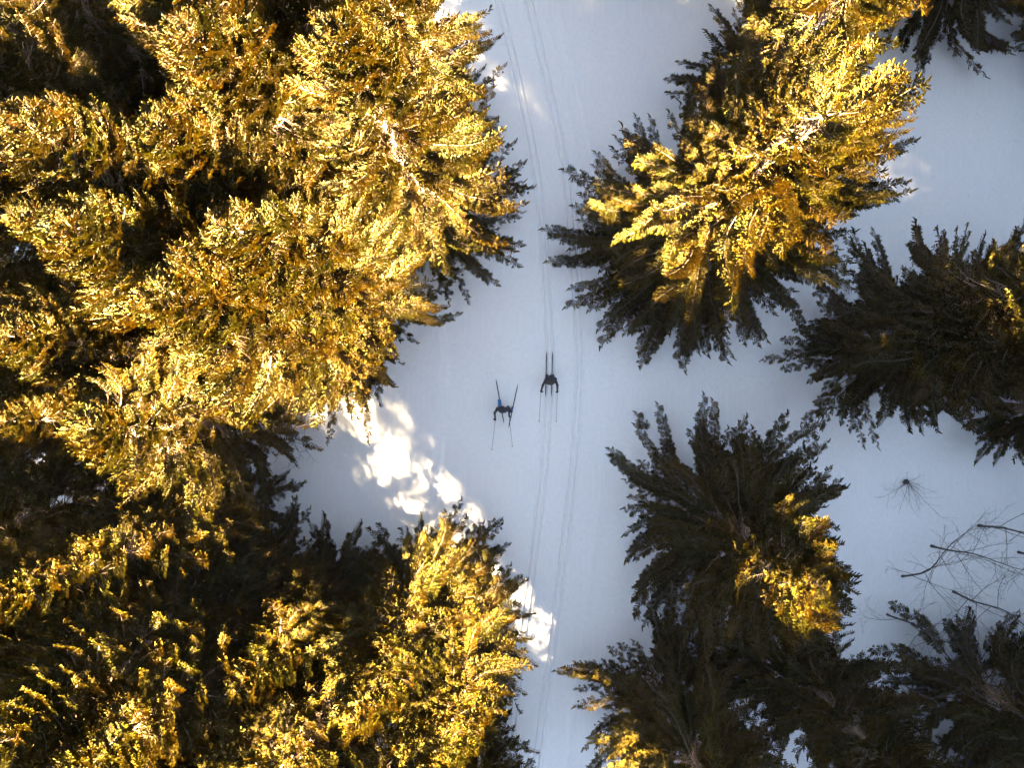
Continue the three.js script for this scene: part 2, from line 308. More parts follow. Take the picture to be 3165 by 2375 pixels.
const OFF = { group: 'spruces beyond the frame', plain: true, fill: 1.25 };
const SPRUCES = [
  // x, z, height, crown radius, crown base, label, extra
  [-3.77, -7.9, 18, 3.96, 1.3, "tall sunlit spruce whose dark lowest boughs reach furthest over the trail, upper left", {"arms": [[-58, 5.6, 3.4], [-47, 4.8, 2.8], [-36, 4.6, 3.2], [-25, 4.3, 2.6], [-12, 4.2, 3.4], [4, 3.9, 2.4], [22, 3.9, 3.0], [48, 3.9, 2.4]]}],
  [-3.84, -12.02, 17, 3.19, 1.4, "spruce at the top edge beside the trail, upper left of the tracks"],
  [-5.9, -3.63, 18, 3.19, 2.6, "bright sunlit spruce with its brown trunk foot showing, left of the skiers", {"dead": 10, "convex": 0.5}],
  [-7.18, -2.28, 18.5, 3.41, 1.6, "broad golden spruce at the inner corner of the left clearing, left of the blue-legged skier", {"dead": 8, "convex": 0.5}],
  [-10.53, 0.64, 15, 3.3, 4.5, "spruce with a reddish bare trunk lying across the dark gap at left", {"dead": 16, "convex": 0.5}],
  [-9.6, -5.41, 19, 3.63, 1.8, "large golden spruce at the left edge, in the upper half", {"convex": 0.5}],
  [-7.33, -9.18, 19, 3.52, 1.8, "golden spruce behind the trailside one, upper left quarter", {"convex": 0.5}],
  [-11.38, -10.31, 18.5, 3.52, 1.8, "golden spruce in the upper left corner", {"convex": 0.5}],
  [-8.11, -14.3, 17.5, 3.3, 1.6, "sunlit spruce at the top edge, left of the trailside spruces", {"convex": 0.5}],
  [-13.66, -15.15, 17, 3.3, 1.6, "shaded spruce deep in the upper left corner", {"convex": 0.5}],
  [-14.79, -6.9, 17, 3.08, 1.5, "half-hidden spruce near the left edge, upper half", {"convex": 0.5}],
  [-15.93, -2.35, 16, 3.08, 1.5, "half-hidden spruce at the left edge, middle", {"convex": 0.5}],
  [-18.49, -13.44, 18, 3.3, 1.5, "half-hidden spruce at the left edge near the upper corner", {"convex": 0.5}],
  [-18.07, -8.89, 18, 3.3, 1.5, "half-hidden spruce at the left edge, a quarter of the way down", {"convex": 0.5}],
  [-20.2, -4.91, 18, 3.3, 1.5, "half-hidden spruce at the left edge, upper middle", {"convex": 0.5}],
  [-19.92, 0.07, 18, 3.3, 1.5, "half-hidden spruce at the left edge, level with the skiers", {"convex": 0.5}],
  [-21.91, -16.86, 17, 3.3, 1.5, "half-hidden spruce deep in the upper left corner", {"convex": 0.5}],
  [-7.33, -5.62, 18.5, 2.97, 1.8, "slim spruce squeezed between broader golden ones, left of the trail", {"convex": 0.5}],
  [-12.8, -4.91, 14, 2.86, 1.5, "lower spruce filling a dark hollow in the upper left wood", {"convex": 0.5}],
  [-10.24, -12.73, 14, 2.86, 1.5, "lower spruce filling a dark hollow near the top left edge", {"convex": 0.5}],
  [-13.94, 0.5, 13, 2.86, 1.5, "lower dark spruce behind the reddish trunk at left", {"convex": 0.5}],
  [-8.82, -3.49, 19, 3.52, 1.8, "golden spruce rising behind the two nearest the left clearing", {"convex": 0.5}],
  [-11.95, -7.47, 18.5, 3.3, 1.8, "golden spruce in the thick of the upper left wood", {"convex": 0.5}],
  [-5.69, -10.88, 18, 3.19, 1.6, "golden spruce just behind the trailside pair at the top", {"convex": 0.5}],
  [-12.52, -1.64, 15, 3.19, 1.8, "golden spruce at the left edge, level with the skiers, in front of the half-hidden ones", {"convex": 0.5}],
  [-6.96, -7.9, 18, 2.75, 1.8, "slim golden spruce near the top, second row from the trail", {"convex": 0.5}],
  [-8.54, -4.05, 17.5, 2.75, 1.8, "slim golden spruce left of the clearing, second row", {"convex": 0.5}],
  [-3.84, 7.47, 15.5, 3.41, 1.2, "spruce with dark upright boughs at the top of the lower left group, beside the trail"],
  [-2.13, 9.46, 15, 3.19, 1.0, "spruce with yellow-green lit boughs leaning to the trail, lower left group"],
  [-1.78, 14.44, 15, 2.75, 1.0, "trailside spruce at the bottom edge, left of the tracks"],
  [-10.53, 6.9, 19, 3.41, 1.4, "spruce with a bright sunlit crown, lower left edge, below the dark gap", {"dead": 8, "convex": 0.5}],
  [-6.69, 10.17, 16, 3.41, 1.4, "sunlit spruce inside the lower left group, behind the trailside ones", {"convex": 0.5}],
  [-5.26, 14.44, 14.5, 3.3, 1.4, "golden spruce at the bottom edge, middle of the lower left group", {"convex": 0.5}],
  [-11.95, 10.6, 19.5, 3.63, 1.5, "golden spruce in the lower left corner", {"convex": 0.5}],
  [-10.24, 15.44, 17, 3.3, 1.4, "spruce at the bottom edge near the lower left corner", {"convex": 0.5}],
  [-15.36, 3.63, 17, 3.19, 1.5, "shaded spruce at the left edge, just below the middle", {"convex": 0.5}],
  [-16.79, 9.03, 16, 3.08, 1.5, "half-hidden spruce at the left edge, lower quarter", {"convex": 0.5}],
  [-20.2, 5.76, 18, 3.3, 1.5, "half-hidden spruce at the left edge, above the lower corner", {"convex": 0.5}],
  [-14.23, 14.01, 18, 3.3, 1.5, "sunlit spruce close to the lower left corner", {"convex": 0.5}],
  [-20.63, 12.87, 17, 3.3, 1.5, "half-hidden spruce deep in the lower left corner", {"convex": 0.5}],
  [-7.68, 7.9, 13, 2.86, 1.3, "lower dark spruce behind the snow gap in the lower left group", {"convex": 0.5}],
  [-13.66, 6.76, 14, 2.86, 1.3, "lower dark spruce in the hollow of the lower left wood", {"convex": 0.5}],
  [-9.1, 12.87, 18, 3.3, 1.5, "golden spruce in the thick of the lower left wood", {"convex": 0.5}],
  [-12.8, 8.32, 17, 3.08, 1.5, "spruce with lit top below the dark hollow, lower left", {"convex": 0.5}],
  [-11.67, 4.48, 17, 2.75, 1.5, "slim spruce at the left edge beside the bright lower left crown", {"convex": 0.5}],
  [-9.39, 7.9, 18.5, 2.86, 1.5, "slim golden spruce below the bright lower left crown", {"convex": 0.5}],
  [7.47, -7.04, 15.6, 6.1, 1.1, "large free-standing spruce with a golden top and dark lower boughs, upper right", {"convex": 0.5, "fill": 1.1, "arms": [[180, 6.2, 2.6], [192, 5.4, 3.4], [205, 6.2, 3.6], [168, 5.4, 2.2], [158, 5.9, 2.4], [147, 5.6, 1.8], [138, 5.9, 2.6], [128, 5.2, 1.6], [120, 5.6, 2.0], [110, 5.0, 1.5], [101, 5.5, 2.3], [90, 5.0, 1.8], [80, 5.6, 2.2], [72, 5.4, 3.0], [218, 5.4, 3.0], [174, 6.4, 1.5], [153, 6.3, 1.4], [133, 6.2, 1.4], [115, 6.0, 1.3], [95, 5.8, 1.3], [186, 6.5, 1.7], [232, 5.0, 2.6]]}],
  [10.38, -13.44, 16, 4.1, 1.2, "dark spruce at the top edge behind the large golden one, upper right"],
  [18.07, -18.28, 15, 4.3, 1.2, "dark shaded spruce in the upper right corner", {"fill": 1.4}],
  [22.76, -16.29, 14, 2.6, 1.2, "spruce with a reddish lit side at the right edge, upper corner"],
  [14.25, -3.0, 16.5, 3.2, 5.0, "spruce with a long bare leaning trunk at its foot, right of the trail", {"dead": 14}],
  [14.48, -1.92, 14.5, 4.0, 1.6, "dark spruce with orange lit patches, nearest the trail on the middle right"],
  [18.78, -3.7, 16, 3.3, 1.5, "spruce with golden lit boughs at the right edge, above the middle"],
  [21.05, 0.21, 15, 2.7, 1.4, "dark spruce at the right edge, above the bare trees"],
  [7.82, 4.77, 13.8, 5.0, 0.9, "dark shaded spruce at the centre of the lower right group, right of the tracks"],
  [6.26, 12.45, 15, 4.4, 0.9, "spruce with yellow lit boughs at the bottom edge, right of the tracks"],
  [10.67, 10.31, 14, 3.6, 1.0, "dark spruce between the yellow-lit one and the bare trees, bottom edge"],
  [18.92, 11.59, 20, 4.0, 1.2, "black shaded spruce in the lower right corner"],
  [20.77, 14.87, 22, 3.6, 1.2, "black spruce cut off by the lower right corner of the frame"],
  [15.51, 14.58, 5.5, 0.9, 0.5, "small slim dark spruce at the bottom edge between two large ones"],
  [27.16, -38.83, 19.2, 3.54, 1.2, "spruce of the wood just outside the frame that shades the snow", OFF],
  [31.11, -38.64, 18.9, 3.24, 1.2, "spruce of the wood just outside the frame that shades the snow", OFF],
  [28.41, -33.31, 18.6, 3.48, 1.2, "spruce of the wood just outside the frame that shades the snow", OFF],
  [34.21, -34.6, 18.1, 3.31, 1.2, "spruce of the wood just outside the frame that shades the snow", OFF],
  [-21.51, -29.21, 19.8, 3.68, 1.2, "spruce of the wood just outside the frame that shades the snow", OFF],
  [-15.43, -28.68, 18.0, 3.34, 1.2, "spruce of the wood just outside the frame that shades the snow", OFF],
  [-10.27, -29.05, 18.8, 3.67, 1.2, "spruce of the wood just outside the frame that shades the snow", OFF],
  [7.36, -28.68, 18.7, 3.2, 1.2, "spruce of the wood just outside the frame that shades the snow", OFF],
  [27.36, -29.75, 18.4, 3.23, 1.2, "spruce of the wood just outside the frame that shades the snow", OFF],
  [30.21, -30.26, 19.4, 3.27, 1.2, "spruce of the wood just outside the frame that shades the snow", OFF],
  [34.88, -29.62, 18.5, 3.7, 1.2, "spruce of the wood just outside the frame that shades the snow", OFF],
  [39.74, -29.54, 21.5, 3.4, 1.2, "spruce of the wood just outside the frame that shades the snow", OFF],
  [-23.52, -25.58, 18.1, 3.41, 1.2, "spruce of the wood just outside the frame that shades the snow", OFF],
  [-18.8, -24.62, 19.7, 3.45, 1.2, "spruce of the wood just outside the frame that shades the snow", OFF],
  [-14.54, -25.89, 18.5, 3.3, 1.2, "spruce of the wood just outside the frame that shades the snow", OFF],
  [-9.44, -24.66, 18.3, 3.23, 1.2, "spruce of the wood just outside the frame that shades the snow", OFF],
  [1.48, -25.59, 19.8, 3.53, 1.2, "spruce of the wood just outside the frame that shades the snow", OFF],
  [5.78, -24.91, 19.0, 3.25, 1.2, "spruce of the wood just outside the frame that shades the snow", OFF],
  [9.32, -24.65, 19.8, 3.66, 1.2, "spruce of the wood just outside the frame that shades the snow", OFF],
  [14.27, -25.09, 19.6, 3.52, 1.2, "spruce of the wood just outside the frame that shades the snow", OFF],
  [19.93, -25.34, 19.3, 3.54, 1.2, "spruce of the wood just outside the frame that shades the snow", OFF],
  [23.54, -24.55, 19.9, 3.24, 1.2, "spruce of the wood just outside the frame that shades the snow", OFF],
  [29.64, -24.48, 19.3, 3.22, 1.2, "spruce of the wood just outside the frame that shades the snow", OFF],
  [34.2, -26.14, 21.9, 3.53, 1.2, "spruce of the wood just outside the frame that shades the snow", OFF],
  [37.22, -26.07, 21.3, 3.48, 1.2, "spruce of the wood just outside the frame that shades the snow", OFF],
  [-19.76, -22.17, 19.8, 3.26, 1.2, "spruce of the wood just outside the frame that shades the snow", OFF],
  [-15.28, -20.63, 19.8, 3.48, 1.2, "spruce of the wood just outside the frame that shades the snow", OFF],
  [-10.44, -21.8, 19.3, 3.37, 1.2, "spruce of the wood just outside the frame that shades the snow", OFF],
  [1.95, -22.13, 19.2, 3.44, 1.2, "spruce of the wood just outside the frame that shades the snow", OFF],
  [8.33, -20.98, 18.3, 3.38, 1.2, "spruce of the wood just outside the frame that shades the snow", OFF],
  [12.84, -21.15, 18.0, 3.62, 1.2, "spruce of the wood just outside the frame that shades the snow", OFF],
  [17.66, -22.03, 19.1, 3.39, 1.2, "spruce of the wood just outside the frame that shades the snow", OFF],
  [22.27, -21.58, 18.5, 3.44, 1.2, "spruce of the wood just outside the frame that shades the snow", OFF],
  [27.33, -22.01, 18.2, 3.51, 1.2, "spruce of the wood just outside the frame that shades the snow", OFF],
  [31.87, -21.18, 20.5, 3.63, 1.2, "spruce of the wood just outside the frame that shades the snow", OFF],
  [36.35, -22.07, 21.8, 3.3, 1.2, "spruce of the wood just outside the frame that shades the snow", OFF],
  [40.1, -20.53, 20.8, 3.6, 1.2, "spruce of the wood just outside the frame that shades the snow", OFF],
  [28.33, -16.17, 19.2, 3.66, 1.2, "spruce of the wood just outside the frame that shades the snow", OFF],
  [33.01, -16.26, 21.6, 3.51, 1.2, "spruce of the wood just outside the frame that shades the snow", OFF],
  [37.98, -17.72, 21.5, 3.38, 1.2, "spruce of the wood just outside the frame that shades the snow", OFF],
  [27.31, -13.48, 19.0, 3.45, 1.2, "spruce of the wood just outside the frame that shades the snow", OFF],
  [31.25, -11.92, 20.9, 3.68, 1.2, "spruce of the wood just outside the frame that shades the snow", OFF],
  [35.03, -12.5, 21.4, 3.57, 1.2, "spruce of the wood just outside the frame that shades the snow", OFF],
  [40.74, -12.14, 20.6, 3.66, 1.2, "spruce of the wood just outside the frame that shades the snow", OFF],
  [27.84, -7.65, 20.0, 3.66, 1.2, "spruce of the wood just outside the frame that shades the snow", OFF],
  [33.61, -8.98, 20.2, 3.33, 1.2, "spruce of the wood just outside the frame that shades the snow", OFF],
  [37.54, -7.74, 21.8, 3.59, 1.2, "spruce of the wood just outside the frame that shades the snow", OFF],
  [27.16, -3.96, 18.9, 3.55, 1.2, "spruce of the wood just outside the frame that shades the snow", OFF],
  [31.55, -4.3, 20.5, 3.28, 1.2, "spruce of the wood just outside the frame that shades the snow", OFF],
  [36.49, -4.43, 20.1, 3.28, 1.2, "spruce of the wood just outside the frame that shades the snow", OFF],
  [41.25, -4.89, 20.8, 3.54, 1.2, "spruce of the wood just outside the frame that shades the snow", OFF],
  [29.37, -0.03, 13.4, 3.51, 1.2, "spruce of the wood just outside the frame that shades the snow", OFF],
  [34.22, -0.59, 21.3, 3.65, 1.2, "spruce of the wood just outside the frame that shades the snow", OFF],
  [38.3, -1.13, 21.3, 3.33, 1.2, "spruce of the wood just outside the frame that shades the snow", OFF],
  [26.96, 4.82, 14.6, 3.26, 1.2, "spruce of the wood just outside the frame that shades the snow", OFF],
  [32.06, 4.65, 14.2, 3.2, 1.2, "spruce of the wood just outside the frame that shades the snow", OFF],
  [36.49, 4.25, 21.2, 3.21, 1.2, "spruce of the wood just outside the frame that shades the snow", OFF],
  [40.97, 3.07, 21.0, 3.27, 1.2, "spruce of the wood just outside the frame that shades the snow", OFF],
  [28.96, 8.88, 21.6, 3.51, 1.2, "spruce of the wood just outside the frame that shades the snow", OFF],
  [32.91, 8.22, 22.6, 3.33, 1.2, "spruce of the wood just outside the frame that shades the snow", OFF],
  [37.67, 9.03, 22.8, 3.58, 1.2, "spruce of the wood just outside the frame that shades the snow", OFF],
  [25.76, 12.84, 19.8, 3.58, 1.2, "spruce of the wood just outside the frame that shades the snow", OFF],
  [30.46, 11.81, 21.7, 3.36, 1.2, "spruce of the wood just outside the frame that shades the snow", OFF],
  [35.46, 13.37, 23.7, 3.38, 1.2, "spruce of the wood just outside the frame that shades the snow", OFF],
  [41.48, 11.74, 22.9, 3.68, 1.2, "spruce of the wood just outside the frame that shades the snow", OFF],
  [28.95, 16.29, 21.7, 3.55, 1.2, "spruce of the wood just outside the frame that shades the snow", OFF],
  [34.29, 15.98, 23.2, 3.69, 1.2, "spruce of the wood just outside the frame that shades the snow", OFF],
  [37.53, 15.65, 22.9, 3.61, 1.2, "spruce of the wood just outside the frame that shades the snow", OFF],
  [3.47, 21.26, 12.3, 3.26, 1.2, "spruce of the wood just outside the frame that shades the snow", OFF],
  [7.19, 20.92, 13.3, 3.44, 1.2, "spruce of the wood just outside the frame that shades the snow", OFF],
  [13.25, 20.85, 9.9, 3.51, 1.2, "spruce of the wood just outside the frame that shades the snow", OFF],
  [17.2, 21.0, 23.8, 3.21, 1.2, "spruce of the wood just outside the frame that shades the snow", OFF],
  [21.57, 21.4, 22.8, 3.22, 1.2, "spruce of the wood just outside the frame that shades the snow", OFF],
  [25.77, 20.37, 20.6, 3.36, 1.2, "spruce of the wood just outside the frame that shades the snow", OFF],
  [31.37, 20.14, 22.7, 3.54, 1.2, "spruce of the wood just outside the frame that shades the snow", OFF],
  [35.89, 21.72, 24.4, 3.33, 1.2, "spruce of the wood just outside the frame that shades the snow", OFF],
  [40.17, 20.88, 23.6, 3.38, 1.2, "spruce of the wood just outside the frame that shades the snow", OFF],
  [6.08, 25.57, 12.7, 3.47, 1.2, "spruce of the wood just outside the frame that shades the snow", OFF],
  [9.43, 24.11, 19.5, 3.63, 1.2, "spruce of the wood just outside the frame that shades the snow", OFF],
  [14.02, 24.94, 10.1, 3.55, 1.2, "spruce of the wood just outside the frame that shades the snow", OFF],
  [20.22, 25.78, 10.1, 3.41, 1.2, "spruce of the wood just outside the frame that shades the snow", OFF],
  [23.01, 25.06, 25.7, 3.62, 1.2, "spruce of the wood just outside the frame that shades the snow", OFF],
  [27.84, 24.87, 21.5, 3.41, 1.2, "spruce of the wood just outside the frame that shades the snow", OFF],
  [34.23, 24.57, 24.2, 3.68, 1.2, "spruce of the wood just outside the frame that shades the snow", OFF],
  [38.74, 24.4, 24.3, 3.66, 1.2, "spruce of the wood just outside the frame that shades the snow", OFF],
  [2.77, 28.47, 11.7, 3.58, 1.2, "spruce of the wood just outside the frame that shades the snow", OFF],
  [7.25, 28.88, 12.1, 3.49, 1.2, "spruce of the wood just outside the frame that shades the snow", OFF],
  [11.54, 29.48, 20.1, 3.68, 1.2, "spruce of the wood just outside the frame that shades the snow", OFF],
  [16.31, 29.74, 26.1, 3.41, 1.2, "spruce of the wood just outside the frame that shades the snow", OFF],
  [21.31, 28.92, 26.5, 3.46, 1.2, "spruce of the wood just outside the frame that shades the snow", OFF],
  [26.47, 28.7, 21.2, 3.29, 1.2, "spruce of the wood just outside the frame that shades the snow", OFF],
  [31.06, 29.5, 21.1, 3.49, 1.2, "spruce of the wood just outside the frame that shades the snow", OFF],
  [35.94, 28.59, 21.9, 3.54, 1.2, "spruce of the wood just outside the frame that shades the snow", OFF],
  [40.95, 30.11, 20.9, 3.37, 1.2, "spruce of the wood just outside the frame that shades the snow", OFF],
  [4.55, 32.59, 13.5, 3.22, 1.2, "spruce of the wood just outside the frame that shades the snow", OFF],
  [8.91, 34.13, 20.0, 3.53, 1.2, "spruce of the wood just outside the frame that shades the snow", OFF],
  [14.71, 32.85, 20.5, 3.68, 1.2, "spruce of the wood just outside the frame that shades the snow", OFF],
  [19.09, 32.88, 20.9, 3.57, 1.2, "spruce of the wood just outside the frame that shades the snow", OFF],
  [23.58, 32.58, 21.6, 3.25, 1.2, "spruce of the wood just outside the frame that shades the snow", OFF],
  [27.81, 32.41, 22.0, 3.42, 1.2, "spruce of the wood just outside the frame that shades the snow", OFF],
  [33.87, 33.52, 21.9, 3.37, 1.2, "spruce of the wood just outside the frame that shades the snow", OFF],
  [37.8, 33.76, 20.0, 3.38, 1.2, "spruce of the wood just outside the frame that shades the snow", OFF],
  [3.38, 38.12, 13.3, 3.36, 1.2, "spruce of the wood just outside the frame that shades the snow", OFF],
  [27.06, 38.02, 20.9, 3.56, 1.2, "spruce of the wood just outside the frame that shades the snow", OFF],
  [31.86, 37.75, 21.2, 3.66, 1.2, "spruce of the wood just outside the frame that shades the snow", OFF],
  [35.37, 37.27, 20.1, 3.64, 1.2, "spruce of the wood just outside the frame that shades the snow", OFF],
  [40.76, 37.95, 20.5, 3.29, 1.2, "spruce of the wood just outside the frame that shades the snow", OFF],
  [15.8, 18.8, 12, 3.2, 1.2, "spruce of the wood just outside the frame that shades the snow", OFF],
  [20.5, 18.2, 24, 3.8, 1.2, "spruce of the wood just outside the frame that shades the snow", OFF],
  [23.6, 19.6, 24, 3.8, 1.2, "spruce of the wood just outside the frame that shades the snow", OFF],
  [17.9, 21.4, 14, 3.6, 1.2, "spruce of the wood just outside the frame that shades the snow", OFF],
  [22, 22.8, 25, 3.8, 1.2, "spruce of the wood just outside the frame that shades the snow", OFF],
  [26.2, 24.2, 25, 3.8, 1.2, "spruce of the wood just outside the frame that shades the snow", OFF],
  [19.4, 25.4, 25, 3.8, 1.2, "spruce of the wood just outside the frame that shades the snow", OFF],
  [24.4, 15.2, 24, 3.4, 1.2, "spruce of the wood just outside the frame that shades the snow", OFF],
  [26.8, 13.2, 25, 3.6, 1.2, "spruce of the wood just outside the frame that shades the snow", OFF],
  [27.6, 17.6, 25, 3.8, 1.2, "spruce of the wood just outside the frame that shades the snow", OFF],
  [22.6, 16.9, 24, 3.2, 1.2, "spruce of the wood just outside the frame that shades the snow", OFF],
  [33, 19, 27, 3.8, 1.2, "spruce of the wood just outside the frame that shades the snow", OFF],
  [31, 14, 26, 3.8, 1.2, "spruce of the wood just outside the frame that shades the snow", OFF],
  [29.5, 21, 26, 3.8, 1.2, "spruce of the wood just outside the frame that shades the snow", OFF],
  [16.6, 23.8, 14, 3.6, 1.2, "spruce of the wood just outside the frame that shades the snow", OFF],
  [24.6, 11.6, 24, 3.2, 1.2, "spruce of the wood just outside the frame that shades the snow", OFF],
];
for (const [k, a] of SPRUCES.entries()) spruce({ x: a[0], z: a[1], h: a[2], R: a[3], cb: a[4], seed: k + 1, label: a[5], ...(a[6] || {}) });

// ------------------------------------------------------------------ leafless trees on the right
function wander(r, from, dir, len, n, wob, lift) {
  const pts = [from.clone()], d = dir.clone().normalize();
  for (let k = 0; k < n; k++) { d.add(V((r() - 0.5) * wob, (r() - 0.5) * wob * 0.6 + lift, (r() - 0.5) * wob)).normalize(); pts.push(pts[k].clone().addScaledVector(d, len / n)); }
  return pts;
}
function twigs(r, g, pts, r0, len, depth) {
  g.tube(pts, pts.map((_, k) => lerp(r0, Math.max(0.0025, r0 * 0.22), k / (pts.length - 1))), depth > 1 ? 5 : 3, false);
  if (!depth) return;
  const n = Math.round(len * (depth > 1 ? 2.0 : 2.6)) + 1;
  for (let k = 0; k < n; k++) {
    const f = 0.25 + 0.72 * (k + r() * 0.8) / n, i = Math.min(pts.length - 2, Math.floor(f * (pts.length - 1))), p = pts[i].clone().lerp(pts[i + 1], f * (pts.length - 1) - i);
    const d = pts[i + 1].clone().sub(pts[i]).normalize().add(V((r() - 0.5) * 1.8, (r() - 0.4) * 0.9, (r() - 0.5) * 1.8)).normalize(), l = len * (0.25 + 0.35 * r()) * (1.15 - 0.6 * f);
    twigs(r, g, wander(r, p, d, l, 4, 0.35, 0.03), r0 * 0.42, l, depth - 1);
  }
}
function bareTree(x, z, h, r0, lean, branches, spread, seed, label) {
  const r = rng(seed), t = thing('bare_tree', label, 'tree', V(x, groundY(x, z), z), 'leafless trees on the snow');
  const n = 9, pts = [];
  for (let k = 0; k <= n; k++) { const f = k / n; pts.push(V(lean[0] * f + 0.16 * Math.sin(f * 9 + seed) * f, -0.3 + (h + 0.3) * f, lean[1] * f + (lean[2] || 0) * f * f + 0.16 * Math.cos(f * 8 + seed * 2) * f)); }
  part('trunk', new Geo().tube(pts, pts.map((_, k) => lerp(r0, 0.008, k / n) + (k === 0 ? 0.04 : 0)), 7).build(), M.greyTwig, t);
  for (let b = 0; b < branches; b++) {
    const f = 0.16 + 0.8 * (b + r() * 0.7) / branches, i = Math.min(n - 1, Math.floor(f * n)), p = pts[i].clone().lerp(pts[i + 1], f * n - i);
    const az = b * 2.4 + r(), l = spread * (1.15 - 0.75 * f) * (0.6 + 0.6 * r()), g = new Geo();
    twigs(r, g, wander(r, p, V(Math.cos(az), 0.35 + 0.5 * r(), Math.sin(az)), l, 6, 0.28, 0.05), lerp(r0 * 0.36, 0.008, f), l, 2);
    part('branch', g.build(), M.greyTwig, t);
  }
  return t;
}
bareTree(16.71, 7.62, 5.6, 0.045, [-0.2, -1.2, -2.0], 14, 2.9, 11, 'leafless tree with a kinked leaning trunk, nearest the dark spruce group on the lower right');
bareTree(17.95, 6.24, 5.6, 0.047, [0.3, -0.3], 15, 3.0, 12, 'leafless tree with a straight dark trunk in the middle of the bare trees');
bareTree(20.0, 5.36, 5.8, 0.05, [0.2, -0.4], 15, 3.0, 13, 'uppermost leafless tree of the bare group at the right edge');
bareTree(21.7, 6.5, 5.5, 0.045, [0.2, 0], 12, 2.6, 14, 'leafless tree cut by the right edge of the frame');
bareTree(18.9, 8.2, 5.4, 0.05, [0.2, 0.1], 15, 3.0, 15, 'leafless tree with a thick trunk just above the black corner spruce');
bareTree(16.0, 9.2, 4.6, 0.045, [0.5, -0.1], 13, 2.8, 16, 'thin leafless tree beside the tip of the dark lower right spruce');
bareTree(15.3, 11.2, 4.6, 0.045, [0.6, 0.3], 12, 2.6, 17, 'thin leafless tree between the dark spruces, lower right');
{ // a low bush of bare rods
  const r = rng(77), x = 16.93, z = 3.44, t = thing('bare_bush', 'leafless bush of thin rods spreading from one dark stool, right of the middle', 'bush', V(x, groundY(x, z), z));
  part('stool', new Geo().tube([V(0, -0.2, 0), V(-0.06, 0.12, 0), V(-0.22, 0.2, 0.02)], [0.13, 0.11, 0.06], 7).build(), M.greyTwig, t);
  for (let k = 0; k < 19; k++) {
    const az = 1.9 + (r() + r() - 1) * 3.1, l = 0.5 + 2.2 * r() * r(), g = new Geo();
    twigs(r, g, wander(r, V(0, 0.08, 0), V(Math.cos(az) * 1.2, 0.35 + 0.9 * r(), Math.sin(az)), l, 6, 0.3, -0.01), 0.009, l, 1);
    part('rod', g.build(), M.greyTwig, t);
  }
}
for (const [x, z, n, seed, label] of [[14.6, -4.6, 14, 61, 'thin leafless brush beside the bare leaning trunk, right of the trail'], [-9.6, 1.9, 12, 62, 'dry twigs on the snow at the foot of the reddish trunk, left clearing']]) {
  const r = rng(seed), t = thing('bare_bush', label, 'bush', V(x, groundY(x, z), z));
  for (let k = 0; k < n; k++) { const az = k * 2.4 + r(), l = 0.7 + 1.4 * r(), g = new Geo(); twigs(r, g, wander(r, V((r() - 0.5) * 0.7, -0.05, (r() - 0.5) * 0.7), V(Math.cos(az), 0.5 + 0.8 * r(), Math.sin(az)), l, 5, 0.2, 0), 0.011, l, 1); part('rod', g.build(), M.greyTwig, t); }
}

// ------------------------------------------------------------------ the two skiers
M.black = new THREE.MeshStandardMaterial({ color: new THREE.Color().setRGB(0.012, 0.012, 0.014), roughness: 0.8 });
M.navy = new THREE.MeshStandardMaterial({ color: new THREE.Color().setRGB(0.010, 0.022, 0.05), roughness: 0.75 });
M.body = new THREE.MeshStandardMaterial({ vertexColors: true, roughness: 0.75, side: THREE.DoubleSide });
M.ski = new THREE.MeshStandardMaterial({ color: new THREE.Color().setRGB(0.012, 0.014, 0.02), roughness: 0.4 });
M.metal = new THREE.MeshStandardMaterial({ color: new THREE.Color().setRGB(0.05, 0.05, 0.055), roughness: 0.45, metalness: 0.5 });
M.boot = new THREE.MeshStandardMaterial({ color: new THREE.Color().setRGB(0.03, 0.022, 0.018), roughness: 0.6 });
function field(bones, k, cell) {                   // smooth union of tapered capsules, meshed with marching cubes
  const lo = V(9, 9, 9), hi = V(-9, -9, -9);
  for (const [a, b, ra, rb] of bones) for (const [p, q] of [[a, ra], [b, rb]]) { lo.min(V(p.x - q, p.y - q, p.z - q)); hi.max(V(p.x + q, p.y + q, p.z + q)); }
  const mid = lo.clone().add(hi).multiplyScalar(0.5), half = Math.max(hi.x - lo.x, hi.y - lo.y, hi.z - lo.z) / 2 * 1.12 + k;
  const n = Math.min(120, Math.ceil(2 * half / cell)), mc = new MarchingCubes(n, M.black, false, false, 90000), p = V(0, 0, 0), e = V(0, 0, 0);
  for (let z = 0; z < n; z++) for (let y = 0; y < n; y++) for (let x = 0; x < n; x++) {
    p.set((x - n / 2) / (n / 2) * half + mid.x, (y - n / 2) / (n / 2) * half + mid.y, (z - n / 2) / (n / 2) * half + mid.z);
    let d = 1;
    for (const [a, b, ra, rb] of bones) {
      const bx = b.x - a.x, by = b.y - a.y, bz = b.z - a.z, l2 = bx * bx + by * by + bz * bz || 1e-9;
      const t = clamp(((p.x - a.x) * bx + (p.y - a.y) * by + (p.z - a.z) * bz) / l2, 0, 1);
      e.set(a.x + bx * t - p.x, a.y + by * t - p.y, a.z + bz * t - p.z);
      const q = e.length() - (ra + (rb - ra) * t), h = clamp(0.5 + 0.5 * (d - q) / k, 0, 1);
      d = d + (q - d) * h - k * h * (1 - h);
    }
    mc.field[z * n * n + y * n + x] = -d;
  }
  mc.isolation = 0; mc.update();
  const g = new THREE.BufferGeometry(), P = [], N = [];
  for (let i = 0; i < mc.count; i++) { P.push(mc.positionArray[i * 3] * half + mid.x, mc.positionArray[i * 3 + 1] * half + mid.y, mc.positionArray[i * 3 + 2] * half + mid.z); N.push(-mc.normalArray[i * 3], -mc.normalArray[i * 3 + 1], -mc.normalArray[i * 3 + 2]); }
  g.setAttribute('position', new THREE.Float32BufferAttribute(P, 3));
  g.computeVertexNormals();
  return g;
}
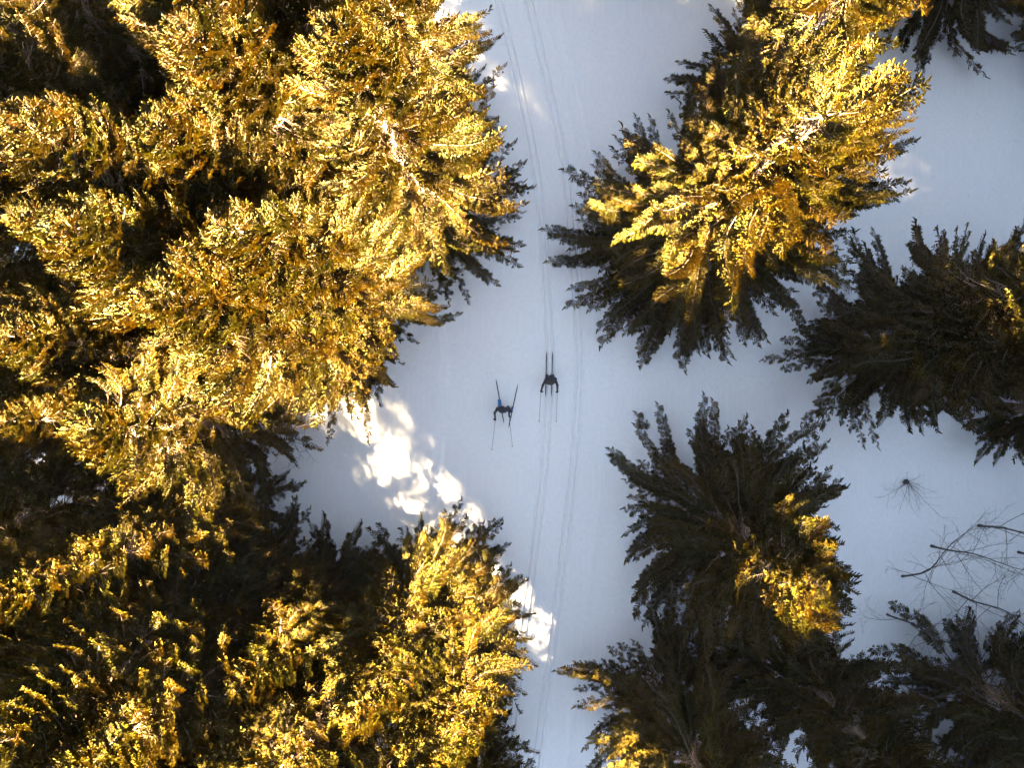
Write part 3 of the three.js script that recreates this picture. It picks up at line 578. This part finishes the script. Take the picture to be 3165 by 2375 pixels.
function gloveBones(hand, wristDir, axis) {        // a fist closed round the pole's grip
  const ax = axis.clone().normalize(), out = wristDir.clone().negate().addScaledVector(ax, wristDir.dot(ax)).normalize(), sd = ax.clone().cross(out).normalize(), bones = [];
  const palm = hand.clone().addScaledVector(out, 0.035);
  bones.push([palm.clone().addScaledVector(ax, 0.032), palm.clone().addScaledVector(ax, -0.032), 0.027, 0.027], [palm, palm.clone().addScaledVector(out, 0.05), 0.027, 0.024]);
  [0.011, 0.0115, 0.011, 0.0095].forEach((rad, i) => {
    let prev = null;
    for (let s = 0; s <= 3; s++) { const a = 0.5 + s * (i === 3 ? 0.8 : 0.95), q = hand.clone().addScaledVector(ax, (1.5 - i) * 0.023).addScaledVector(out, Math.cos(a) * 0.032).addScaledVector(sd, Math.sin(a) * 0.036); if (prev) bones.push([prev, q, rad, rad * 0.92]); prev = q; }
  });
  const th = palm.clone().addScaledVector(ax, 0.035).addScaledVector(sd, -0.015);
  const t2 = hand.clone().addScaledVector(ax, 0.05).addScaledVector(sd, -0.033), t3 = hand.clone().addScaledVector(ax, 0.052).addScaledVector(out, -0.03).addScaledVector(sd, -0.012);
  bones.push([th, t2, 0.013, 0.012], [t2, t3, 0.012, 0.010]);
  return bones;
}
function skier(o) {
  const { origin, label, J, suit, legs, poleTips, poleLabels, skis } = o;
  const t = thing('person', label, 'person', origin), L = p => V(p[0] - origin.x, p[1], p[2] - origin.z);
  const j = Object.fromEntries(Object.entries(J).map(([k, p]) => [k, L(p)]));
  const bones = [
    [j.pelvis, j.chest, 0.135, 0.15], [j.chest, j.neck, 0.135, 0.06], [j.shoulderL, j.shoulderR, 0.075, 0.075], [j.hipL, j.hipR, 0.115, 0.115],
    [j.neck, j.head, 0.055, 0.075], [j.head, j.head.clone().add(V(0, 0.035, 0.02)), 0.095, 0.098], [j.head.clone().add(V(0, -0.06, -0.045)), j.head, 0.055, 0.08],
    [j.head.clone().add(V(0, 0.01, -0.09)), j.head.clone().add(V(0, -0.03, -0.105)), 0.012, 0.017],
    [j.head.clone().add(V(-0.09, 0, 0.01)), j.head.clone().add(V(-0.092, -0.03, 0.008)), 0.014, 0.011], [j.head.clone().add(V(0.09, 0, 0.01)), j.head.clone().add(V(0.092, -0.03, 0.008)), 0.014, 0.011],
  ];
  for (const s of ['L', 'R']) bones.push(
    [j['shoulder' + s], j['elbow' + s], 0.068, 0.05], [j['elbow' + s], j['hand' + s], 0.05, 0.034],
    [j['hip' + s], j['knee' + s], 0.105, 0.068], [j['knee' + s], j['ankle' + s], 0.066, 0.046], [j['ankle' + s], j['toe' + s], 0.05, 0.036]);
  const g = field(bones, 0.035, 0.017), P = g.attributes.position, C = [], q = V(0, 0, 0);
  for (let i = 0; i < P.count; i++) {              // face skin, jacket, ski trousers
    q.fromBufferAttribute(P, i);
    const c = q.y > j.neck.y + 0.03 ? [0.42, 0.24, 0.17] : q.y < j.pelvis.y - 0.02 && Math.abs(q.x - j.handL.x) > 0.09 && Math.abs(q.x - j.handR.x) > 0.09 ? legs : suit;
    C.push(...c);
  }
  g.setAttribute('color', new THREE.Float32BufferAttribute(C, 3));
  part('body', g, M.body, t);
  const hd = j.head;
  part('hat', field([[hd.clone().add(V(0, 0.045, 0.02)), hd.clone().add(V(0, 0.06, 0.03)), 0.104, 0.1], [hd.clone().add(V(0, 0.02, 0.045)), hd.clone().add(V(0, 0.03, 0.05)), 0.09, 0.09]], 0.02, 0.008), M.black, t);
  for (const e of [-1, 1]) part('eye', new THREE.SphereGeometry(0.011, 10, 8).translate(hd.x + e * 0.033, hd.y, hd.z - 0.088), M.black, t);
  part('mouth', new Geo().tube([hd.clone().add(V(-0.024, -0.062, -0.094)), hd.clone().add(V(0, -0.066, -0.101)), hd.clone().add(V(0.024, -0.062, -0.094))], [0.004, 0.006, 0.004], 5).build(), M.boot, t);
  for (const [i, s] of ['L', 'R'].entries()) {
    const tip = L(poleTips[i]), hand = j['hand' + s], axis = hand.clone().sub(tip).normalize();
    part('glove', field(gloveBones(hand, hand.clone().sub(j['elbow' + s]), axis), 0.008, 0.0045), M.black, t);
    part('boot', field([[j['ankle' + s].clone().add(V(0, 0.06, 0)), j['ankle' + s], 0.062, 0.064], [j['ankle' + s].clone().add(V(0, -0.03, 0.01)), j['toe' + s], 0.056, 0.044]], 0.02, 0.009), M.boot, t);
    const pole = thing('ski_pole', poleLabels[i], 'ski pole', V(poleTips[i][0], groundY(poleTips[i][0], poleTips[i][2]), poleTips[i][2]), 'ski poles of the two skiers');
    const top = hand.clone().sub(tip).addScaledVector(axis, 0.06);
    part('shaft', new Geo().tube([V(0, -0.02, 0), top], [0.006, 0.0085], 6).build(), M.metal, pole);
    part('grip', new Geo().tube([top.clone().addScaledVector(axis, -0.13), top, top.clone().addScaledVector(axis, 0.025)], [0.013, 0.016, 0.014], 8).build(), M.black, pole);
    const bs = part('basket', new THREE.ConeGeometry(0.032, 0.03, 12), M.black, pole); bs.position.copy(axis.clone().multiplyScalar(0.05)); bs.quaternion.setFromUnitVectors(V(0, 1, 0), axis);
  }
  for (const [tail, tip, lab] of skis) {
    const a = V(tail[0], 0, tail[1]), b = V(tip[0], 0, tip[1]), len = a.distanceTo(b), dir = b.clone().sub(a).normalize();
    const mid = a.clone().add(b).multiplyScalar(0.5), k = thing('ski', lab, 'ski', V(mid.x, groundY(mid.x, mid.z) + 0.012, mid.z), 'cross-country skis'), n = 22, G = new THREE.BufferGeometry(), Q = [], I = [];
    k.rotation.y = Math.atan2(-dir.x, -dir.z);
    for (let i = 0; i <= n; i++) {
      const f = i / n, z = (0.5 - f) * len, w = 0.024 * Math.min(1, 0.25 + f * 8) * Math.min(1, (1 - f) * 9 + 0.12), up = f > 0.9 ? 0.07 * ((f - 0.9) / 0.1) ** 2 : 0.004 * Math.sin(Math.PI * f), th = 0.012;
      for (const [x, y] of [[-w, up], [-w * 0.85, up + th], [w * 0.85, up + th], [w, up]]) Q.push(x, y, z);
      if (i) for (let e = 0; e < 4; e++) { const s = (i - 1) * 4 + e, u = (i - 1) * 4 + (e + 1) % 4; I.push(s, u, u + 4, s, u + 4, s + 4); }
    }
    G.setAttribute('position', new THREE.Float32BufferAttribute(Q, 3)); G.setIndex(I); const flat = G.toNonIndexed(); flat.computeVertexNormals();
    part('plank', flat, M.ski, k);
    const bd = new THREE.Shape(); bd.moveTo(-0.02, -0.07); bd.lineTo(0.02, -0.07); bd.lineTo(0.016, 0.06); bd.lineTo(-0.016, 0.06);
    const be = new THREE.ExtrudeGeometry(bd, { depth: 0.012, bevelEnabled: true, bevelSize: 0.003, bevelThickness: 0.003, bevelSegments: 2 }).rotateX(-Math.PI / 2).translate(0, 0.018, 0.02);
    part('binding', be, M.metal, k);
  }
  return t;
}
const sx = trackX(-1.0);
skier({
  origin: V(sx, 0, -1.02), label: 'skier in black double-poling along the groomed track, arms swept back', suit: [0.014, 0.015, 0.02], legs: [0.010, 0.020, 0.045],
  J: { pelvis: [sx, 0.92, -0.88], hipL: [sx - 0.09, 0.86, -0.89], hipR: [sx + 0.09, 0.86, -0.89], chest: [sx, 1.27, -0.98], neck: [sx, 1.44, -1.04], head: [sx, 1.58, -1.08],
    shoulderL: [sx - 0.18, 1.37, -1.0], shoulderR: [sx + 0.18, 1.37, -1.0], elbowL: [sx - 0.33, 1.15, -0.74], elbowR: [sx + 0.29, 1.15, -0.74], handL: [sx - 0.40, 0.95, -0.48], handR: [sx + 0.30, 0.95, -0.48],
    kneeL: [sx - 0.13, 0.5, -1.16], kneeR: [sx + 0.13, 0.5, -1.16], ankleL: [sx - 0.13, 0.11, -1.0], ankleR: [sx + 0.13, 0.11, -1.0], toeL: [sx - 0.13, 0.06, -1.18], toeR: [sx + 0.13, 0.06, -1.18] },
  poleTips: [[0.94, 0, 0.85], [1.69, 0, 0.85]], poleLabels: ['thin pole trailing on the left of the skier in black', 'thin pole trailing on the right of the skier in black'],
  skis: [[[trackX(-0.27) - 0.13, -0.27], [trackX(-2.25) - 0.13, -2.25], 'left ski of the skier in black, in the left groove'], [[trackX(-0.27) + 0.13, -0.27], [trackX(-2.25) + 0.13, -2.25], 'right ski of the skier in black, in the right groove']],
});
skier({
  origin: V(-0.62, 0, 0.3), label: 'skier with blue trousers skating with skis in a V, left of the tracks', suit: [0.012, 0.018, 0.03], legs: [0.008, 0.11, 0.31],
  J: { pelvis: [-0.66, 0.9, 0.33], hipL: [-0.74, 0.84, 0.30], hipR: [-0.57, 0.84, 0.33], chest: [-0.66, 1.25, 0.28], neck: [-0.66, 1.42, 0.26], head: [-0.66, 1.56, 0.23],
    shoulderL: [-0.85, 1.35, 0.26], shoulderR: [-0.47, 1.35, 0.28], elbowL: [-0.98, 1.1, 0.44], elbowR: [-0.36, 1.1, 0.38], handL: [-0.956, 0.92, 0.72], handR: [-0.37, 0.92, 0.58],
    kneeL: [-0.79, 0.53, -0.08], kneeR: [-0.42, 0.48, 0.2], ankleL: [-0.74, 0.12, 0.22], ankleR: [-0.275, 0.12, 0.38], toeL: [-0.775, 0.06, 0.04], toeR: [-0.235, 0.06, 0.21] },
  poleTips: [[-1.14, 0, 2.09], [-0.23, 0, 1.95]], poleLabels: ['thin pole on the left of the blue-trousered skier', 'thin pole on the right of the blue-trousered skier, crossing a ski'],
  skis: [[[-0.60, 0.93], [-0.96, -1.05], 'left ski of the skating skier, under the body'], [[-0.40, 1.12], [0.01, -0.82], 'right ski of the skating skier, out to the side']],
});

// ------------------------------------------------------------------ fallen needles and twig bits on the snow
{
  const r = rng(909), g = new Geo();
  for (let k = 0; k < 4; k++) { const a = r() * 6.28; g.tube([V(0, 0.004, 0), V(Math.cos(a) * 0.5, 0.1 * r(), Math.sin(a) * 0.5)], [0.06, 0.03], 3, true); }
  const geo = g.build(), N = 2600, m = shadows(new THREE.InstancedMesh(geo, M.greyTwig, N)); m.name = 'needle_litter'; m.userData = { kind: 'stuff', label: 'fallen needles and twig bits scattered on the snow', category: 'litter' };
  for (let k = 0; k < N; k++) {
    let x, z, s; do { x = (r() - 0.5) * 50; z = (r() - 0.5) * 40; s = x - trackX(z); } while (s > -3.5 && s < 3 && r() < 0.85);
    const size = 0.02 + 0.05 * r() ** 3; tmpE.set((r() - 0.5) * 0.4, r() * 6.28, (r() - 0.5) * 0.4); tmpQ.setFromEuler(tmpE);
    m.setMatrixAt(k, tmpM.compose(V(x, groundY(x, z) + 0.002, z), tmpQ, V(size * (0.6 + r()), size, size)));
  }
  scene.add(m);
}

console.log(JSON.stringify(TREE_STATS));
scene.fog = new THREE.FogExp2(0xb9d2f2, 0.000014);      // added faint bluish haze, lifts the near-black shadows in the wood
renderer.render(scene, camera);
